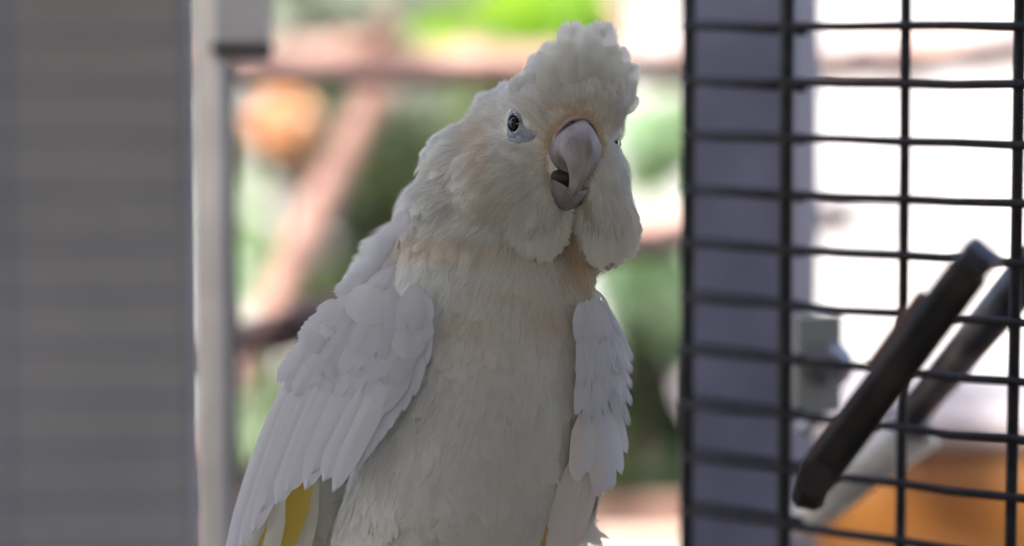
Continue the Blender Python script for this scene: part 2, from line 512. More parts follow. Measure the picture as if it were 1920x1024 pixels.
def shape(tm, base, d, n, L, W, lift=0.0, bend=0.0, camber=0.1, twist=0.0):
    """lay a template on the bird (pixel space)"""
    V = tm[0]
    d = unit(d); n = unit(n - d * np.dot(n, d)); s = np.cross(n, d)
    t, sx, h = V[:, 0], V[:, 1], V[:, 2]
    hh = lift * t * L - bend * t * t * L - camber * sx * sx * W * 0.5 + h * W + twist * sx * W * 0.5 * t
    return base + np.outer(t * L, d) + np.outer(sx * W * 0.5, s) + np.outer(hh, n)

def wnormal(nb):
    return np.stack([nb[:, 0], -nb[:, 2] * CP - nb[:, 1] * SP, nb[:, 2] * SP - nb[:, 1] * CP], axis=1)
def face_out(W, F, nb):
    g_ = np.cross(W[F[:, 1]] - W[F[:, 0]], W[F[:, 2]] - W[F[:, 0]])
    bad = (g_ * wnormal(nb)[F[:, 0]]).sum(1) < 0
    F = F.copy(); F[bad] = F[bad][:, ::-1]
    return F

class Bag:
    def __init__(self): self.V, self.F, self.T, self.N, self.n = [], [], [], [], 0
    def add(self, v, f, tint, n):
        self.V.append(v); self.F.append(f + self.n); self.T.append(tint); self.n += len(v)
        self.N.append(np.broadcast_to(n, (len(v), 3)))
    def build(self, name, mat, parent, soft=0.7):
        V = birdpos(np.concatenate(self.V)) - BO; N = np.concatenate(self.N)
        m = mesh_np(name, V, face_out(V, np.concatenate(self.F), N), np.concatenate(self.T))
        soften(m, N, soft)
        return link(name, m, mat, parent)
def soften(m, nb, soft):
    """plumage takes most of its shading normal from the body under it, as soft down does"""
    nw = wnormal(nb)
    own = np.empty(len(m.vertices) * 3, dtype=np.float32); m.vertices.foreach_get('normal', own); own = own.reshape(-1, 3)
    own = own * np.sign((own * nw).sum(1, keepdims=True) + 1e-6)
    m.normals_split_custom_set_from_vertices(unit(nw * soft + own * (1 - soft)).astype(np.float32))

# ---- head frame
EYE_R = np.array([963.0, 232.0]); EYE_L = np.array([1158.0, 269.0])
Fw = unit(np.array([0.36, 0.16, 0.90]))                       # where the bill points
Lt = np.array([0.91, 0.20, -0.38]); Lt = unit(Lt - Fw * np.dot(Lt, Fw))   # bird's left = picture right
Up = np.array([0, -1.0, 0]); Up = unit(Up - Fw * np.dot(Up, Fw) - Lt * np.dot(Up, Lt))
BW = front(1078, 285) - 14
BILL = np.array([1077.0, 276.0, BW])
def hf(l, g, f): return BILL + Lt * l + Up * g + Fw * f

# stains: real pigment/dirt patches on the plumage (u, v, ru, rv, amount)
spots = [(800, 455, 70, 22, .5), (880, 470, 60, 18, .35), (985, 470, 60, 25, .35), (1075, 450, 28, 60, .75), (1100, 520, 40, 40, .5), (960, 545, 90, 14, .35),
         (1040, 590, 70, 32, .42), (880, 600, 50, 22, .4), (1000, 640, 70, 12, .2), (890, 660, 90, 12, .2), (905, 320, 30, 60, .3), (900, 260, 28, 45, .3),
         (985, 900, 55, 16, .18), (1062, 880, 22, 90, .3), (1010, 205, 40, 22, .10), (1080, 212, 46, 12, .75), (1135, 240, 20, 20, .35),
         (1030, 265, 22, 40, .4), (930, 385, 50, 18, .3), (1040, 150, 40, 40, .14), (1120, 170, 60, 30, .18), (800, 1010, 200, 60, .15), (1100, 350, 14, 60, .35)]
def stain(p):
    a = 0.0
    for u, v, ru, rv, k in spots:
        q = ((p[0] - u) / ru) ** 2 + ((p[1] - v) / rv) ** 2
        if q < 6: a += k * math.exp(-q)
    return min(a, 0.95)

# ---- contour feathers over the whole body
TM_OVAL = [barb_template(18, 10 + i, 'oval', 0.28, over=0.5) for i in range(6)]
TM_SOFT = [barb_template(16, 30 + i, 'soft', 0.4, over=0.42) for i in range(6)]
TM_BODY = [barb_template(16, 50 + i, 'broad', 0.22, over=0.8) for i in range(6)]

ta = bco[btri[:, 0]]; tb = bco[btri[:, 1]]; tcc = bco[btri[:, 2]]
area = 0.5 * np.linalg.norm(np.cross(tb - ta, tcc - ta), axis=1)
def sample(n):
    idx = rng.choice(len(area), n, p=area / area.sum())
    a, b = rng.random(n), rng.random(n); fl = a + b > 1; a[fl] = 1 - a[fl]; b[fl] = 1 - b[fl]
    p = ta[idx] + (tb - ta)[idx] * a[:, None] + (tcc - ta)[idx] * b[:, None]
    nn = unit(bno[btri[idx]].mean(axis=1))
    return p, nn
def is_head(p):
    return p[1] < 432 + (p[0] - 750) * 0.17 and p[1] < 490
def blocked(p, d, L):
    """keep eyes and bill free"""
    for t in (0.0, 0.35, 0.7, 0.95):
        q = p + d * L * t
        if q[2] > -60:
            if ((q[0] - 965) / 14.5) ** 2 + ((q[1] - 234) / 28) ** 2 < 1: return True
            if ((q[0] - 983) / 18) ** 2 + ((q[1] - 254) / 10) ** 2 < 1: return True
            if ((q[0] - 1157) / 6) ** 2 + ((q[1] - 269) / 6) ** 2 < 1: return True
            if ((q[0] - 1077) / 52) ** 2 + ((q[1] - 290) / 72) ** 2 < 1: return True
            if ((q[0] - 1074) / 43) ** 2 + ((q[1] - 345) / 46) ** 2 < 1: return True
    return False
def flow(p):
    if is_head(p):
        d = unit(p - (BILL + np.array([0, 0, -40])))
        low = max(0.0, (p[1] - 280) / 120)
        return d + np.array([-0.05, 0.55 * min(low, 1.5), 0])
    return np.array([-0.30 if p[0] < 1000 else 0.05, 1.0, -0.05])

head_b, body_b = Bag(), Bag()
pts, nrms = sample(60000)
grid = {}
def spaced(p, r):
    c = 12.0
    k = tuple(int(math.floor(x / c)) for x in p)
    R = int(math.ceil(r / c))
    for a in range(-R, R + 1):
        for b in range(-R, R + 1):
            for e in range(-R, R + 1):
                for q in grid.get((k[0] + a, k[1] + b, k[2] + e), ()):
                    if (q[0] - p[0]) ** 2 + (q[1] - p[1]) ** 2 + (q[2] - p[2]) ** 2 < r * r: return False
    grid.setdefault(k, []).append(tuple(p)); return True
for p, n in zip(pts, nrms):
    if p[1] > 1250: continue
    head = is_head(p)
    far = n[2] < -0.35
    if head:
        dist = np.linalg.norm(p[:2] - BILL[:2])
        L = 26 + 0.13 * dist; W = L * 0.72
        sp = (7.5 + 0.022 * dist) * (1.9 if far else 1)
    else:
        L = min(104, 66 + max(0, p[1] - 430) * 0.10); W = L * 0.82
        sp = L * (0.32 if far else 0.17)
    if p[0] > 1072 + max(0, p[1] - 700) * -0.12 and 585 < p[1] < 1000 and n[2] > -0.2: continue      # the folded wing lies here
    if not spaced(p, sp): continue
    d = flow(p); d = unit(d - n * np.dot(d, n))
    d = unit(d + np.cross(n, d) * rng.normal(0, 0.16 if head else 0.11))
    L *= rng.uniform(0.8, 1.2)
    if head and blocked(p, d, L): 
        L *= 0.5; W *= 0.6
        if blocked(p, d, L): continue
    st = stain(p + d * L * 0.6)
    if head:
        nape = p[0] < 900 or p[1] < 200
        tm = (TM_OVAL if nape or rng.random() < 0.45 else TM_SOFT)[rng.integers(6)]
        lift = rng.uniform(0.20, 0.40) if nape else rng.uniform(0.05, 0.16)
        v = shape(tm, p - n * 2.5, d, n, L, W, lift, lift * 0.85, 0.25, rng.normal(0, 0.15))
        tint = np.stack([np.clip(tm[0][:, 0] + 0.1, 0, 1), np.full(len(v), rng.random()), np.full(len(v), st)], axis=1)
        head_b.add(v, tm[1], tint, n)
    else:
        tm = TM_BODY[rng.integers(6)]
        lift = rng.uniform(0.05, 0.085)
        v = shape(tm, p - n * 1.5, d, n, L, W, lift, lift * 0.8, 0.22, rng.normal(0, 0.12))
        tint = np.stack([np.clip(tm[0][:, 0] + 0.15, 0, 1), np.full(len(v), rng.random()), np.full(len(v), st)], axis=1)
        body_b.add(v, tm[1], tint, n)

# ragged lower edges of the cheek lobes
edgeR = catmull([(1060, 388), (1058, 425), (1040, 462), (1008, 478), (965, 472), (920, 462), (870, 448), (815, 432)], 46)
edgeL = catmull([(1088, 420), (1100, 455), (1125, 480), (1155, 482), (1184, 456), (1184, 425)], 30)
for E, c0 in ((edgeR, np.array([985.0, 330.0])), (edgeL, np.array([1135.0, 330.0]))):
    for e in E:
        for rep_ in range(2):
            e2 = e + rng.normal(0, 5, 2)
            d2 = unit(e2 - c0) * 0.6 + np.array([-0.12 if E is edgeR else 0.05, 0.8]); d2 = unit(d2)
            L = rng.uniform(44, 66)
            b2 = e2 - d2 * L * rng.uniform(.62, .8)
            wz = front(b2[0], b2[1], 60.0)
            d3 = np.array([d2[0], d2[1], -0.02])
            tm = (TM_SOFT + TM_OVAL)[rng.integers(12)]
            nb_ = unit(np.array([0.1 * d2[0], 0.1, 1.0]))
            v = shape(tm, np.array([b2[0], b2[1], wz - 1]), d3, nb_, L, L * rng.uniform(.42, .62), 0.22, 0.16, 0.3, rng.normal(0, .1))
            head_b.add(v, tm[1], np.stack([np.clip(tm[0][:, 0] + 0.2, 0, 1), np.full(len(v), rng.random()), np.full(len(v), 0.06)], axis=1), nb_)

# ---- fine filaments: the hair-like ends of face feathers
fil_b = Bag()
pts, nrms = sample(170000)
FIL_F = np.array([(0, 1, 3), (0, 3, 2), (2, 3, 4)], dtype=np.int32)
for p, n in zip(pts, nrms):
    if n[2] < -0.3 or p[1] > 1120 or (p[0] > 1072 and p[1] > 575): continue
    head = is_head(p)
    if not head and rng.random() < (0.78 if p[1] > 620 else 0.6): continue
    d = flow(p); d = unit(d - n * np.dot(d, n)); d = unit(d + np.cross(n, d) * rng.normal(0, 0.25))
    dist = np.linalg.norm(p[:2] - BILL[:2])
    L = rng.uniform(0.6, 1.5) * (16 + 0.07 * dist if head else 40)
    if blocked(p, d, L * 1.1): continue
    base = p + n * rng.uniform(0, 6)
    s = unit(np.cross(n, d) + n * rng.normal(0, 0.6)) * 0.42
    a = 0.35 + rng.uniform(0, 0.25) if head else 0.12 + rng.uniform(0, 0.12)
    s = s if head else s * 1.5
    m1 = base + d * L * 0.5 + n * L * a * 0.32; e = base + d * L + n * L * a * 0.25
    v = np.array([base - s, base + s, m1 - s * .8, m1 + s * .8, e])
    st = stain(p)
    fil_b.add(v, FIL_F, np.stack([np.array([.5, .5, .8, .8, 1]), np.full(5, rng.random() if head else rng.uniform(.5, .95)), np.full(5, st)], axis=1), n)
# yellow-brown bristles round the bill
for i in range(1500):
    an = rng.uniform(-0.15, math.pi + 0.15) if i < 1150 else rng.uniform(math.pi, 2 * math.pi)
    l, gg = 50 * math.cos(an) * rng.uniform(0.93, 1.14), (57 if an < math.pi else 88) * math.sin(an) * rng.uniform(0.93, 1.1)
    p = hf(l, gg, 0)
    p[2] = front(p[0], p[1], BW) + rng.uniform(2, 12)
    d = unit(np.array([p[0] - BILL[0], p[1] - BILL[1], 12.0]) + rng.normal(0, 12, 3))
    L = rng.uniform(7, 17)
    s = unit(np.cross(d, np.array([0, 0, 1.0]))) * 0.45
    v = np.array([p - s, p + s, p + d * L * .5 - s * .8, p + d * L * .5 + s * .8, p + d * L + np.array([0, 0, -2.0])])
    fil_b.add(v, FIL_F, np.stack([np.array([.2, .2, .4, .4, .6]), np.full(5, rng.random()), np.full(5, rng.uniform(.35, .95))], axis=1), np.array([0, 0, 1.0]))

o = head_b.build('head_plumage', M['white_feather'], bird, 0.72); o['kind'] = 'stuff'
o = body_b.build('body_plumage', M['white_feather'], bird, 0.88); o['kind'] = 'stuff'
o = fil_b.build('face_filaments', M['filament'], bird, 0.4); o['kind'] = 'stuff'

# ---- single feathers that can be picked apart: crest, wings, tail
def lone_feather(name, parent, base, tip, W, n, mat, tm, bend=0.0, camber=0.3, stain_a=0.0, lift=0.0, soft=0.5):
    base = np.array(base, dtype=float); tip = np.array(tip, dtype=float)
    d = tip - base; L = np.linalg.norm(d); d = d / L
    # bend lifts the middle so that both ends stay where they were put
    v = shape(tm, base, d, np.array(n, dtype=float), L, W, bend + lift, bend, camber)
    tint = np.stack([tm[0][:, 0], np.full(len(v), rng.random()), np.full(len(v), stain_a)], axis=1)
    nn = np.broadcast_to(unit(np.array(n, dtype=float)), (len(v), 3)); W_ = birdpos(v) - BO
    m = mesh_np(name, W_, face_out(W_, tm[1], nn), tint)
    soften(m, nn, soft)
    return link(name, m, mat, parent)

TM_CREST = [barb_template(64, 70 + i, 'oval', 0.09, 4, over=0.72) for i in range(5)]
crest_core = merge(ico((1085, 165, 20), (70, 55, 45)), ico((1020, 175, -10), (60, 40, 45), -0.5))
crest = part('crest', (birdpos(crest_core[0]), crest_core[1]), M['skin_white'], bird)
# (base u, v, w) (tip u, v, w) width curl
cl = [
    # tall back row
    ((1085, 165, 0), (1072, 36, 0), 62, .30), ((1128, 165, 0), (1130, 38, -2), 74, .26), ((1150, 172, -6), (1166, 80, -6), 50, .26),
    ((1162, 195, -8), (1189, 116, -8), 40, .25), ((1168, 220, -6), (1196, 178, -4), 36, .25), ((1104, 160, -20), (1100, 60, -22), 56, .25),
    ((1050, 168, -8), (1032, 74, -12), 52, .3), ((1028, 172, -12), (1002, 98, -14), 50, .3), ((1000, 182, -18), (962, 140, -22), 46, .3),
    ((975, 195, -22), (925, 164, -28), 44, .3), ((955, 208, -28), (884, 186, -38), 42, .32),
    # middle row
    ((1075, 185, 40), (1062, 84, 44), 58, .34), ((1108, 185, 42), (1104, 92, 44), 60, .34), ((1138, 190, 36), (1146, 100, 36), 56, .32),
    ((1045, 188, 34), (1028, 112, 36), 52, .34), ((1160, 205, 24), (1180, 140, 24), 44, .3), ((1018, 192, 26), (996, 130, 26), 48, .32),
    ((995, 200, 16), (966, 152, 16), 44, .3), ((972, 205, 4), (938, 175, 0), 40, .3),
    # front row
    ((1065, 205, 82), (1050, 118, 84), 50, .36), ((1092, 205, 90), (1086, 122, 92), 52, .36), ((1120, 208, 84), (1124, 124, 86), 50, .36),
    ((1145, 216, 68), (1160, 146, 68), 46, .34), ((1038, 208, 66), (1020, 138, 66), 48, .34), ((1012, 212, 52), (992, 158, 52), 44, .32),
    ((1160, 232, 52), (1180, 178, 52), 38, .3), ((988, 214, 36), (962, 172, 34), 40, .3),
]
for b, t, W, cu in cl:
    W *= 1.3 if b[2] < 25 else 1.2
    t = (t[0], t[1] - (0 if b[2] < 25 else 16 if b[2] < 45 else 26), t[2])
    b = np.array(b, dtype=float); t = np.array(t, dtype=float)
    t[:2] += rng.normal(0, 2.0 if b[2] < 25 else 7.0, 2); b[:2] += rng.normal(0, 5.0, 2)
    if b[2] >= 30:
        wb = b[2]
        b[2] = front(b[0], b[1], b[2]) - 5
        t[2] = max(front(t[0], t[1], -999.0) + 14, b[2] - (62 if wb < 60 else 40 if wb < 95 else 24))
    n = np.array([0.12 * (b[0] - 1070) / 60, 0.25, 1.0])
    lone_feather('crest_feather', crest, b, t, W * rng.uniform(.8, 1.15), n, M['crest_feather'], TM_CREST[rng.integers(5)],
                 bend=cu * 0.6, camber=0.34, stain_a=0.10 + 0.18 * rng.random() * (b[2] > 30), lift=0.0)

# ---- right wing (picture left): a curved shell of overlapping feathers
def shellR(u, v): return 196 - 0.00155 * (830 - u) ** 2 - 0.06 * max(0, v - 900)
def nrmR(u): return unit(np.array([-0.0031 * (830 - u), 0.05, 1.0]))
VANE = [vane_template(14, 2, .62, i) for i in range(3)]
VANE_P = [vane_template(12, 2, .3, 5 + i) for i in range(3)]
VANE_R = [vane_template(22, 3, .66, 9 + i, 0.035) for i in range(5)]
core = []
for i in range(9):
    for j in range(7):
        u = 610 + 20 * i - 16 * j; v = 570 + 38 * j + 4 * (8 - i)
        core.append((u, v, shellR(u, v) - 22))
cf = [(i * 7 + j, (i + 1) * 7 + j, (i + 1) * 7 + j + 1, i * 7 + j + 1) for i in range(8) for j in range(6)]
core2 = [(a, b, c - 30) for a, b, c in core]
cf2 = [tuple(x + 63 for x in f[::-1]) for f in cf]
rim = [i * 7 for i in range(9)] + [56 + j for j in range(1, 7)] + [i * 7 + 6 for i in range(7, -1, -1)] + [j for j in range(5, 0, -1)]
cs = [(rim[k], rim[(k + 1) % len(rim)], rim[(k + 1) % len(rim)] + 63, rim[k] + 63) for k in range(len(rim))]
wingR = part('wing', (birdpos(np.array(core + core2)), cf + cf2 + cs), M['skin_white'], bird)
wingR['label'] = 'folded wing on the side of the grey post'
def wfR(b, t, W, layer, tms=VANE, stn=0.0, camber=0.30, nm='wing_feather', bend=None):
    b = np.array([b[0], b[1], shellR(*b) + layer - 8.0]); t = np.array([t[0], t[1], shellR(*t) + layer + 2.0])
    mu, mv = (b[0] + t[0]) / 2, (b[1] + t[1]) / 2
    bulge = max(0.0, shellR(mu, mv) + layer - (b[2] + t[2]) / 2)
    L = np.linalg.norm(t - b)
    lone_feather(nm, wingR, b, t, W, nrmR(mu), M['wing_feather'], tms[rng.integers(len(tms))], bend=4 * bulge / L * 1.0 if bend is None else bend, camber=camber, stain_a=stn, soft=0.5)
TM_CV = [barb_template(34, 110 + i, 'broad', 0.09, 4, over=0.7) for i in range(5)]
# flight feathers, inner ones on top
prim = [((752, 640), (627, 930), 60), ((726, 640), (606, 905), 64), ((704, 640), (584, 898), 62), ((680, 640), (566, 914), 66), ((660, 640), (540, 922), 60),
        ((640, 640), (516, 950), 66), ((620, 640), (492, 966), 60), ((600, 642), (470, 1000), 62), ((586, 650), (446, 1026), 58), ((574, 660), (430, 1056), 54), ((566, 680), (416, 1080), 46)]
for i, (b, t, W) in enumerate(prim):
    t = (t[0] + rng.uniform(-6, 6), t[1] + rng.uniform(-14, 10)); W *= rng.uniform(0.85, 1.2)
    wfR(b, t, W, 24 - 2.0 * i, camber=0.16 + 0.12 * rng.random(), tms=VANE_P if i in (0, 3) else VANE)
# small pointed feathers along the front edge, under the flight feathers
for i, (b, t, W) in enumerate([((800, 600), (800, 684), 24), ((792, 640), (776, 742), 28), ((778, 670), (756, 772), 26), ((762, 690), (740, 788), 24),
                               ((752, 705), (730, 806), 22), ((740, 735), (710, 830), 26), ((724, 765), (694, 852), 20), ((712, 790), (682, 866), 18)]):
    wfR(b, t, W, 14 - i, VANE_P, camber=0.2)
# coverts: rows overlapping like shingles, the upper rows on top
for row, (v0, ln, W, cnt, ly) in enumerate([(600, 154, 66, 8, 28), (584, 128, 74, 7, 35), (562, 106, 72, 6, 42), (538, 84, 66, 5, 49)]):
    for i in range(cnt):
        f = i / (cnt - 1)
        u = 776 - (176 - 10 * row) * f + rng.uniform(-7, 7); v = v0 + 34 * f * (1 - 0.5 * (row > 1)) + rng.uniform(-12, 12)
        an = 0.24 + 0.40 * f + rng.normal(0, 0.06)
        l2 = ln * rng.uniform(0.8, 1.2) * (1 - 0.22 * f)
        wfR((u, v), (u - l2 * math.sin(an), v + l2 * math.cos(an)), W * rng.uniform(.85, 1.2), ly - 2.2 * i, [TM_CV, VANE_R][int(rng.random() < 0.2)], camber=0.16 + 0.10 * rng.random())
for v0, l2 in ((590, 66), (625, 64)):
    wfR((778, v0 - 44), (790, v0 + l2 - 44), 56, 40, VANE_R, camber=0.3)
# scapulars falling over the back, edge lit
TM_SC = [barb_template(30, 90 + i, 'oval', 0.14, 4, over=0.6) for i in range(3)]
for i, (b, t, W) in enumerate([((765, 395), (738, 440), 46), ((755, 420), (702, 462), 44), ((745, 440), (690, 488), 42), ((735, 465), (668, 508), 42), ((725, 480), (648, 528), 44), ((715, 500), (626, 552), 44),
                               ((705, 525), (622, 588), 46), ((700, 550), (606, 622), 46), ((690, 575), (592, 655), 48), ((675, 605), (576, 692), 48),
                               ((660, 635), (562, 728), 48), ((740, 500), (680, 560), 46), ((725, 530), (655, 600), 46), ((705, 560), (630, 640), 46),
                               ((650, 660), (548, 764), 48), ((640, 690), (534, 802), 48), ((630, 720), (520, 844), 46)]):
    w = shellR(*t)
    b3 = np.array([b[0], b[1], w - 6 - 0 * i]); t3 = np.array([t[0], t[1], w - 12])
    lone_feather('scapular_feather', wingR, b3, t3, W, unit(np.array([-0.55, -0.25, 1.0])), M['wing_feather'], TM_SC[i % 3], bend=0.2, camber=0.3, soft=0.7)

# ---- left wing (picture right), seen nearly edge on
def shellL(u, v): return 138 - 0.0095 * max(0, u - 1066) ** 2
corel = merge(ico((1118, 720, 40), (30, 130, 36)))
wingL = part('wing', (birdpos(corel[0]), corel[1]), M['skin_white'], bird)
wingL['label'] = 'folded wing on the side of the black wire panel'
def wfL(b, t, W, layer, tms=VANE, stn=0.0, mat='wing_feather', camber=0.35):
    b = np.array([b[0], b[1], shellL(*b) + layer - 8.0]); t = np.array([t[0], t[1], shellL(*t) + layer])
    mu = (b[0] + t[0]) / 2
    n = unit(np.array([0.016 * max(0, mu - 1066) + 0.1, 0.0, 1.0]))
    lone_feather('wing_feather', wingL, b, t, W, n, M[mat], tms[rng.integers(len(tms))], bend=0.12, camber=camber * 0.6, stain_a=stn, soft=0.66)
for b, t, W, ly, st in [((1128, 780), (1150, 918), 40, -14, 0), ((1118, 770), (1138, 925), 42, -10, .1), ((1108, 765), (1124, 935), 42, -6, .3), ((1140, 760), (1166, 890), 40, -18, 0), ((1146, 740), (1176, 850), 36, -20, 0),
                        ((1102, 765), (1096, 890), 40, 0, .1), ((1092, 775), (1080, 905), 38, 2, .3), ((1120, 860), (1078, 1010), 38, -22, .45), ((1122, 880), (1068, 1050), 26, -34, .4),
                        ((1100, 840), (1050, 1040), 46, -16, .25), ((1085, 850), (1030, 1060), 48, -10, .3)]:
    wfL(b, t, W, ly, stn=st)
for b, t in [((1075, 820), (1040, 960)), ((1068, 850), (1022, 1010)), ((1058, 880), (1006, 1050)), ((1090, 800), (1058, 930))]:
    b3 = np.array([*b, front(*b, 60.0) - 2]); t3 = np.array([*t, front(*t, 50.0) + 9])
    lone_feather('wing_feather', wingL, b3, t3, 40, (0.1, 0, 1), M['yellow_feather'], VANE[0], 0.1, 0.3, 0.5)
for i in range(5):
    wfL((1096 + 10 * i, 655 + rng.uniform(-12, 12)), (1090 + 18 * i + rng.uniform(-5, 5), 800 - 10 * i + rng.uniform(-16, 16)), 44 * rng.uniform(.8, 1.2), 10 - 2.5 * i, TM_CV)
for i in range(5):
    wfL((1092 + 11 * i, 605 + rng.uniform(-10, 10)), (1095 + 19 * i + rng.uniform(-5, 5), 722 - 6 * i + rng.uniform(-14, 14)), 44 * rng.uniform(.8, 1.2), 17 - 2.5 * i, TM_CV)
for i in range(4):
    wfL((1090 + 10 * i, 566 + rng.uniform(-8, 8)), (1096 + 18 * i + rng.uniform(-5, 5), 652 - 6 * i + rng.uniform(-10, 10)), 44 * rng.uniform(.8, 1.2), 22 - 2.5 * i, TM_CV)
for b, t, W in [((1128, 565), (1162, 628), 30), ((1134, 580), (1176, 650), 30), ((1138, 600), (1188, 678), 30), ((1142, 630), (1187, 700), 28), ((1144, 660), (1186, 728), 28), ((1146, 690), (1186, 760), 30), ((1148, 715), (1182, 800), 30), ((1118, 545), (1146, 600), 28)]:
    wfL(b, t, W, 4, [TM_SC[0], TM_SC[1]])

# ---- tail seen below the right wing
tail = part('tail', (lambda a: (birdpos(a[0]), a[1]))(ico((500, 1080, -190), (60, 140, 24), 0.42)), M['skin_white'], bird)
for b, t, W, mt, w in [((580, 890), (505, 1075), 50, 'yellow_feather', 20), ((560, 900), (475, 1090), 44, 'yellow_feather', 4), ((530, 930), (492, 1095), 34, 'white_feather', 28), ((560, 880), (440, 1130), 60, 'white_feather', -40),
                       ((530, 880), (410, 1130), 60, 'white_feather', -46), ((590, 900), (535, 1120), 50, 'white_feather', -30)]:
    lone_feather('tail_feather', tail, (*b, w), (*t, w - 25), W, (-0.3, 0, 1), M[mt], VANE[0], 0.08, 0.3)

# ------------------------------------------------------------------ bill
def loft(path, ring=28, cap=True, ridge=0.0):
    """path rows: f, g, a (half width), b (half depth); swept in the f/g plane of the head"""
    R = catmull(path, 30)
    V, Fc = [], []
    for i in range(len(R)):
        f, g, a, b = R[i]
        f0, g0 = R[max(i - 1, 0)][:2]; f1, g1 = R[min(i + 1, len(R) - 1)][:2]
        tx = np.array([f1 - f0, g1 - g0]); tx = tx / (np.linalg.norm(tx) + 1e-9)
        dorsal = np.array([-tx[1], tx[0]])                    # 90 deg left of travel: up at the start, forward at the bend
        for k in range(ring):
            an = 2 * math.pi * k / ring
            ca, sa = math.cos(an), math.sin(an)
            l = a * ca * (1 - ridge * max(0, sa) ** 2)
            q = b * sa * (1 + 0.06 * ridge * max(0, sa) ** 8)
            V.append(hf(l, g + dorsal[1] * q, f + dorsal[0] * q))
    for i in range(len(R) - 1):
        for k in range(ring):
            k2 = (k + 1) % ring
            Fc.append((i * ring + k, i * ring + k2, (i + 1) * ring + k2, (i + 1) * ring + k))
    if cap:
        Fc.append(tuple(range(ring - 1, -1, -1))); Fc.append(tuple((len(R) - 1) * ring + k for k in range(ring)))
    return np.array(V), Fc
ub = loft([(-22, 0, 47, 56), (6, 2, 48, 54), (28, 1, 44, 45), (45, -12, 36, 33), (53, -34, 25, 25), (52, -55, 15.5, 18), (47, -72, 11, 12), (41, -84, 7, 7), (37, -90, 2.0, 2.5)], ridge=0.45)
beak = part('beak', (birdpos(ub[0]), ub[1]), M['beak'], bird)
beak['label'] = 'grey hooked upper bill'
# lower mandible: an open scoop with thick rim
V, Fc = [], []
nr, ns = 8, 24
for sh in (1.0, 0.84):
    for i in range(nr + 1):
        th = math.pi / 2 * i / nr
        for k in range(ns):
            ph = 2 * math.pi * k / ns
            l = 39 * sh * math.cos(th) * math.cos(ph) + 8; f = 36 * sh * math.cos(th) * math.sin(ph)
            gg = -44 * sh * math.sin(th) ** 1.1 + (10 * (1 - math.sin(th)) * abs(math.cos(ph)) ** 1.5)
            V.append(hf(l * (1 - 0.18 * math.sin(th)), gg - 77, f + 4))
m1 = (nr + 1) * ns
for s0 in (0, 1):
    for i in range(nr):
        for k in range(ns):
            k2 = (k + 1) % ns
            q = (s0 * m1 + i * ns + k, s0 * m1 + i * ns + k2, s0 * m1 + (i + 1) * ns + k2, s0 * m1 + (i + 1) * ns + k)
            Fc.append(q if s0 == 0 else q[::-1])
for k in range(ns):
    k2 = (k + 1) % ns
    Fc.append((k, m1 + k, m1 + k2, k2))
part('lower_bill', (birdpos(np.array(V)), Fc), M['beak'], beak)
mo = sphere((0, 0, 0), 1, 20, 12)
mv_ = np.array([hf(35 * a + 1, -60 + 17 * c, 4 + 17 * b) for a, b, c in mo[0]])
part('mouth', (birdpos(mv_), mo[1]), M['mouth'], beak)
# cere: swollen skin band over the bill base
V, Fc = [], []
for i in range(25):
    an = math.radians(-25 + 230 * i / 24)
    th = 8.0 * math.sin(math.pi * i / 24) ** 0.5 + 2
    for k in range(10):
        a2 = 2 * math.pi * k / 10
        rr = 1 + 0.010 * th * math.cos(a2)
        V.append(hf(45.5 * math.cos(an) * rr, 6 + 51 * math.sin(an) * rr, 4 + th * 0.9 * math.sin(a2)))
for i in range(24):
    for k in range(10):
        k2 = (k + 1) % 10
        Fc.append((i * 10 + k, i * 10 + k2, (i + 1) * 10 + k2, (i + 1) * 10 + k))
part('cere', (birdpos(np.array(V)), Fc), M['cere'], beak)
for l, gg in ((-21, 50), (17, 54)):
    nv_, nf_ = sphere((0, 0, 0), 1, 12, 8)
    nv_ = np.array([hf(l + 4.5 * a, gg + 3.2 * c - 3, 8.5 + 3.0 * b) for a, b, c in nv_])
    part('nostril', (birdpos(nv_), nf_), M['mouth'], beak)

# ------------------------------------------------------------------ eyes
def eye(uv, nrm, name, r, outline, ap):
    nrm = unit(nrm)
    up = unit(np.array([0.1, -1, 0.0]) - nrm * np.dot(np.array([0.1, -1, 0.0]), nrm)); rt = np.cross(nrm, up)
    if rt[0] < 0: rt = -rt
    w = front(uv[0], uv[1], 40.0)
    c = np.array([uv[0], uv[1], w + 1.0])
    ctr = c - nrm * (r * 0.72)
    v, f = sphere((0, 0, 0), 1, 24, 16)
    vv = ctr + np.outer(v[:, 0] * r, rt) + np.outer(v[:, 1] * r * 1.0, up) + np.outer(v[:, 2] * r, nrm)
    e = part(name, (birdpos(vv), f), M['eye'], bird)
    # wrinkled bare skin round it, laid on the head surface
    V, Fc = [], []
    n = len(outline); rings = 7
    for i in range(rings):
        k = i / (rings - 1)
        for q in range(n):
            an = math.atan2(outline[q][1] - uv[1], outline[q][0] - uv[0])
            inner = np.array([uv[0] + ap[0] * math.cos(an), uv[1] + ap[1] * math.sin(an)])
            p2 = inner * (1 - k) + np.array(outline[q]) * k
            h = front(p2[0], p2[1], w) + (9.0 if i == 0 else 7.5 * (1 - k) ** 0.8 + 1.2 * math.sin(i * 2.6) - 2.5 * (k > .95))
            V.append((p2[0], p2[1], h))
    for i in range(rings - 1):
        for q in range(n):
            q2 = (q + 1) % n
            Fc.append((i * n + q, i * n + q2, (i + 1) * n + q2, (i + 1) * n + q))
    part('eyelid', (birdpos(np.array(V)), Fc), M['eye_skin'], e)
ol = catmull([(950, 227), (955, 210), (967, 199), (976, 214), (983, 236), (996, 244), (1010, 249), (1006, 261), (990, 269), (967, 271), (954, 267), (950, 250), (950, 227)], 49)[:-1]
